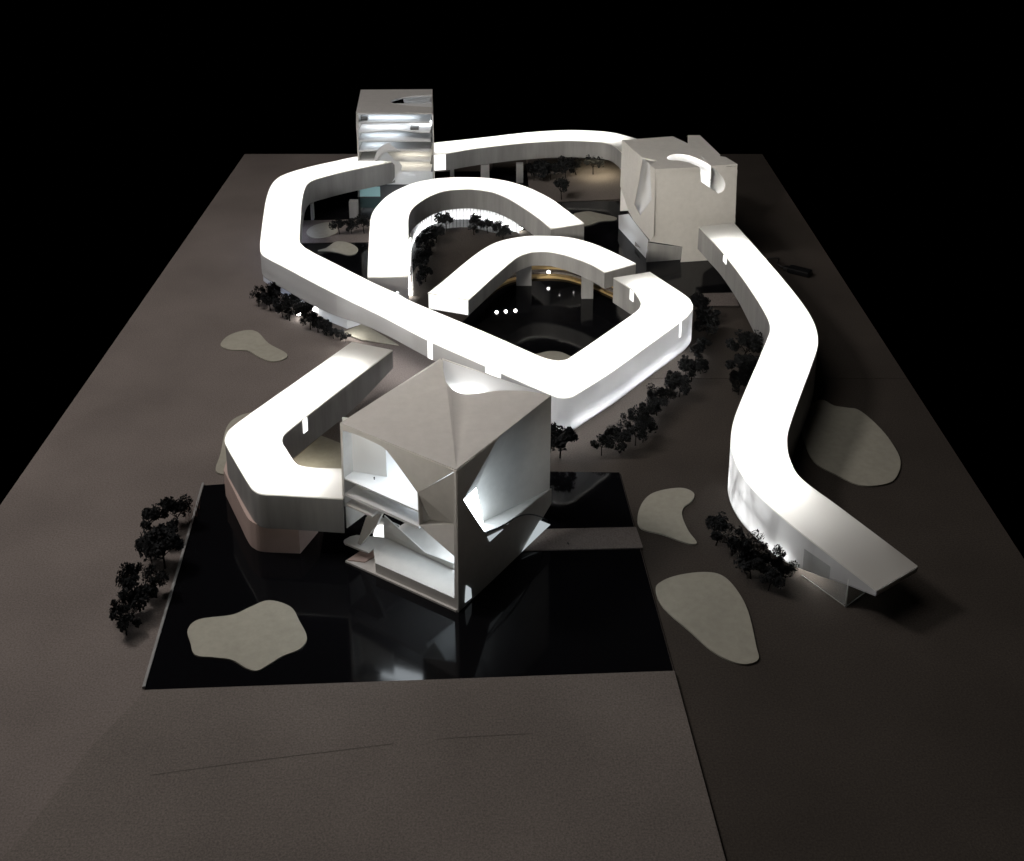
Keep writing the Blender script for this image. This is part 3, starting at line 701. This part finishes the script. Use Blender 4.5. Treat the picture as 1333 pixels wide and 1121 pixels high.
# peeled, curled end where the loop meets the tower
curl = zz(430, 90, 5.605, [(430, 532), (370, 566), (335, 615), (322, 660)]); curl_b = zz(430, 90, 5.605, [(520, 600), (440, 600), (400, 610), (345, 668)])
yc = Y1-.012
def fc(x, y, dy=0): return onp(x, y, (0, yc-dy, 0), Vector((0, -1, 0)))
vv = []
for (a, b) in zip(catmull(curl, 4), catmull(curl_b, 4)):
    p, q = fc(*a), fc(*b, .012)
    for k in range(6):
        t = k/5; r_ = p.lerp(q, t); r_.y -= .010*math.sin(math.pi*t); vv.append(r_)
nn = len(vv)//6
mk('curled_sheet', vv, [(i*6+k, i*6+k+1, (i+1)*6+k+1, (i+1)*6+k) for i in range(nn-1) for k in range(5)], 'card_inside', U, smooth=True, solid=.0012)
lens = zz(430, 90, 5.605, [(410, 602), (450, 640), (473, 668), (505, 680), (524, 706), (515, 750), (490, 795), (450, 824), (470, 790), (471, 700), (440, 672), (345, 668), (360, 630)])
lp = [fc(x, y, .014) for x, y in lens]
mk('curled_sheet', lp, [tuple(t) for t in tessellate_polygon([lp])], 'frosted_lit', U)

# ------------------------------------------------------------------ LED beads, reflection dots and small lamps
def bead(x, y, z, r, label, m='led_bead_and_glint'):
    bm = bmesh.new(); bmesh.ops.create_uvsphere(bm, u_segments=12, v_segments=8, radius=r)
    for v_ in bm.verts:
        if v_.co.z < -.3*r: v_.co.z = -.3*r-(v_.co.z+.3*r)*0; 
    me = bpy.data.meshes.new('led_bead_and_glint'); bm.to_mesh(me); bm.free(); me.materials.append(M[m])
    o = bpy.data.objects.new('led_bead_and_glint', me); C.objects.link(o); p = at(x, y, z); o.location = p
    return tag(o, label, 'lamp', None)
for x, y in ((389, 409), (410, 403)): bead(x, y, .012, .0042, 'small glowing lamp bead among the dark trees by the left wall')['group'] = 'lamp beads by the left tree row'
for x, y in ((646.5, 406.5), (658.5, 405.5), (671, 404.5)): bead(x, y, .0032, .0030, 'tiny glowing dot of lamp reflection in a row of three on the dark court water')['group'] = 'row of three lamp reflections'  # glowing dots shaped as lamp reflections, no lamps stand here
bead(714, 354.5, .022, .0038, 'single glowing bead on the upper terraced step')  # small glowing bead for the bright spot on the step
for nm, x, y, z, e, col, sz in (('court_lamp', 778, 207, .052, .11, (1, .87, .60), .09), ('path_lamp', 455, 422, .035, .03, (1, .96, .9), .02)):
    p = at(x, y, z); area(nm, p, p-Vector((0, 0, 1)), sz, e, col)

# ------------------------------------------------------------------ trees
def leaf_mesh(seed, n=1150):
    rnd = random.Random(seed); vv, ff = [], []
    blobs = [(Vector((rnd.uniform(-.30, .30), rnd.uniform(-.30, .30), rnd.uniform(.38, .86))), rnd.uniform(.09, .24)) for _ in range(11)]
    for i in range(n):
        c, r = rnd.choice(blobs)
        d = Vector((rnd.gauss(0, 1), rnd.gauss(0, 1), rnd.gauss(0, 1))).normalized()
        p = c+d*r*(rnd.random()**.4)
        s = rnd.uniform(.03, .07)
        u = Vector((rnd.gauss(0, 1), rnd.gauss(0, 1), rnd.gauss(0, 1))).normalized(); w = u.orthogonal().normalized()
        w = (w+d*.3).normalized(); k = len(vv)
        vv += [p-u*s, p+w*s*.6, p+u*s*1.1, p-w*s*.6]; ff.append((k, k+1, k+2, k+3))
    me = bpy.data.meshes.new('crown'); me.from_pydata([tuple(v) for v in vv], [], ff); me.materials.append(M['foliage']); return me
def trunk_mesh(seed):
    rnd = random.Random(seed); vv, ff = [], []
    def limb(a, b, r0, r1):
        k = len(vv); d = (b-a).normalized(); u = d.orthogonal().normalized(); w = d.cross(u)
        for p, r in ((a, r0), (b, r1)):
            for j in range(6):
                t = j*math.pi/3; vv.append(p+u*math.cos(t)*r+w*math.sin(t)*r)
        for j in range(6): ff.append((k+j, k+(j+1) % 6, k+6+(j+1) % 6, k+6+j))
    lean = Vector((rnd.uniform(-.07, .07), rnd.uniform(-.05, .05), .38))
    limb(Vector((0, 0, 0)), lean, .026, .018)
    for j in range(6):
        t = j*1.05+rnd.random(); e = lean+Vector((math.cos(t)*.25, math.sin(t)*.25, rnd.uniform(.12, .42)))
        limb(lean-Vector((0, 0, .06*rnd.random())), e, .013, .004)
    me = bpy.data.meshes.new('trunk'); me.from_pydata([tuple(v) for v in vv], [], ff); me.materials.append(M['bark']); return me
CR = [leaf_mesh(s) for s in range(6)]; TR = [trunk_mesh(s+50) for s in range(4)]
trnd = random.Random(11)
def tree(x, y, h, label, group, z=0.0005):
    t = thing('tree', label, 'tree', at(x, y, z), group)
    h *= trnd.uniform(.82, 1.14); wdt = h*trnd.uniform(.85, 1.1)
    t.rotation_euler = (trnd.uniform(-.08, .08), trnd.uniform(-.08, .08), trnd.uniform(0, 6.28)); t.scale = (wdt, wdt, h)
    for nm, me in (('crown', trnd.choice(CR)), ('trunk', trnd.choice(TR))):
        o = bpy.data.objects.new(nm, me); C.objects.link(o); o.parent = t
def row(pts, label, group, z=0.0005):
    for x, y, h in pts: tree(x, y, h, label, group, z)
row([(230, 689, .056), (196, 694, .050), (222, 708, .046), (215, 740, .058), (198, 735, .05), (172, 772, .060), (204, 778, .052), (182, 796, .05), (160, 812, .042), (165, 827, .044)],
    'dark foam tree in the clump on the brown board left of the front pool', 'trees left of the front pool')
row([(337, 399, .044), (352, 404, .046), (360, 398, .05), (368, 413, .05), (384, 409, .052), (377, 418, .044), (396, 421, .05), (404, 429, .048), (414, 433, .042), (425, 437, .038), (434, 441, .032), (443, 444, .026), (450, 445, .022)],
    'dark bushy tree in the dense row outside the long gallery wall', 'tree row outside the long gallery')
row([(581, 301, .048), (621, 303, .048), (617, 306, .04), (635, 304, .04), (646, 308, .042), (655, 311, .034), (568, 316, .046), (557, 320, .044), (550, 326, .04), (556, 337, .048), (553, 347, .046), (548, 357, .042), (554, 367, .042), (546, 372, .034)],
    'dark tree in the row curving round the brown court lawn', 'trees round the court lawn', Z2)
row([(442, 305, .046), (458, 304, .044), (474, 304, .042)], 'dark tree on the grey strip of the left court', 'trees in the left court', Z2)
row([(695, 235, .058), (707, 235, .06), (717, 234, .058), (736, 230, .058), (750, 228, .058), (772, 227, .056)], 'dark tree in the row beneath the rear gallery', 'trees beneath the rear gallery', .0044)
tree(731, 260, .056, 'single dark tree standing on tan ground before the rear gallery', 'court trees', .0044)
row([(921, 437, .062), (907, 416, .05)], 'dark tree beside the rounded corner of the long loop gallery', 'trees by the loop corner')
row([(967, 473, .066), (965, 497, .06), (973, 506, .058), (961, 514, .052)], 'dark tree tucked against the inner bend of the curving gallery', 'trees by the curving gallery')
row([(783, 593, .050), (808, 589, .050), (827, 580, .052), (839, 571, .05), (855, 541, .048), (868, 529, .048), (884, 517, .046), (900, 497, .044), (912, 487, .042), (795, 578, .042), (818, 569, .048), (842, 553, .048), (876, 508, .046), (893, 492, .046), (905, 472, .044), (914, 459, .042), (852, 531, .044), (830, 556, .042)],
    'dark foam tree in the slanting row outside the bright loop corner', 'tree row outside the bright corner')
tree(729, 596, .058, 'dark tree peeking out behind the right edge of the folded cube', 'cube side trees')
row([(932, 710, .046), (953, 723, .048), (972, 740, .050), (977, 753, .046), (1003, 751, .056), (990, 742, .05), (1000, 769, .034), (1021, 763, .036)], 'dark foam tree at the foot of the streaky gallery end wall', 'trees at the gallery end')

# wispy dry twigs at the pool edge
def twig_mesh():
    rnd = random.Random(3); vv, ff = [], []
    for j in range(46):
        a = Vector((rnd.uniform(-.012, .012), rnd.uniform(-.02, .02), 0)); b = a+Vector((rnd.gauss(0, .006), rnd.gauss(0, .006), rnd.uniform(.015, .042)))
        k = len(vv); s = .0004
        vv += [a+Vector((s, 0, 0)), a+Vector((-s*.5, s, 0)), a+Vector((-s*.5, -s, 0)), b]
        ff += [(k, k+1, k+3), (k+1, k+2, k+3), (k+2, k, k+3)]
    return vv, ff
vv, ff_ = twig_mesh(); p = at(247, 672, .0005)
tag(mk('dry_shrub', [v+p for v in vv], ff_, 'twig'), 'wispy pinkish dry shrub at the corner of the front pool', 'shrub')

# thin pale edging along the pool's left side
e = pxloop([(189, 897), (266, 631)], .0005); s = Vector((-.0035, 0, 0))
tag(prism('pool_edge', [e[0], e[1], e[1]+s, e[0]+s], (0, 0, .004), 'card_wall'), 'thin pale strip edging the left side of the front pool', 'edging')

# black cable connector on the right board
cn = thing('cable_connector', 'black plastic cable connector with silver plug lying by the curving gallery', 'connector', at(1037, 358))
p0, p1 = at(1024, 355, .001), at(1052, 362, .001)
d = (p1-p0); s = Vector((-d.y, d.x, 0)).normalized()
box('housing', p0, d, s*.026, (0, 0, .012), 'black_plastic', cn, bev=.002)
box('plug', p0-d.normalized()*.012+s*.006+Vector((0, 0, .002)), d.normalized()*.0118, s*.014, (0, 0, .007), 'steel', cn, bev=.0006)
q = p0-d.normalized()*.012+s*.012+Vector((0, 0, .005))
tube('cord', catmull([tuple(q), tuple(q+Vector((-.012, .012, .004))), tuple(q+Vector((-.006, .035, .008))), tuple(q+Vector((-.03, .05, 0)))], 5), .0016, 'black_plastic', cn)

# tiny scale figure in the upper room
def figure():
    base = lf(487.3, 624.5, .022); base.z = lf(447.3, 624.3).z+.0003
    k = .0072/1.75
    segs = [((0, 0, 0), .09), ((.02, 0, .45), .07), ((.08, 0, .9), .13)]
    vv = [(.09, 0, 0), (.09, 0, .45), (0, 0, .92), (-.09, 0, .45), (-.09, 0, 0), (0, 0, 1.2), (0, 0, 1.45), (0, 0, 1.56), (0, 0, 1.70), (.2, 0, 1.40), (.25, .03, 1.1), (.24, .08, .85), (-.2, 0, 1.40), (-.25, .03, 1.1), (-.24, .08, .85)]
    ed = [(0, 1), (1, 2), (2, 3), (3, 4), (2, 5), (5, 6), (6, 7), (7, 8), (6, 9), (9, 10), (10, 11), (6, 12), (12, 13), (13, 14)]
    rr = [.06, .08, .14, .08, .06, .14, .13, .06, .10, .07, .05, .045, .07, .05, .045]
    me = bpy.data.meshes.new('person'); me.from_pydata([tuple(Vector(v)*k) for v in vv], ed, [])
    o = bpy.data.objects.new('person', me); C.objects.link(o); o.location = base
    md = o.modifiers.new('skin', 'SKIN')
    for i, sv in enumerate(me.skin_vertices[0].data if me.skin_vertices else []): sv.radius = (rr[i]*k, rr[i]*k)
    return o, rr, k, me
o, rr, k, me = figure()
if not me.skin_vertices:
    bm = bmesh.new(); bm.from_mesh(me); bm.verts.layers.skin.verify(); bm.to_mesh(me); bm.free()
for i, sv in enumerate(me.skin_vertices[0].data):
    sv.radius = (rr[i]*k, rr[i]*k); sv.use_root = (i == 2)
md = o.modifiers.new('sub', 'SUBSURF'); md.levels = 1; md.render_levels = 1
me.materials.append(M['figure'])
tag(o, 'tiny dark standing person figure in the bright upper room of the folded cube', 'person')
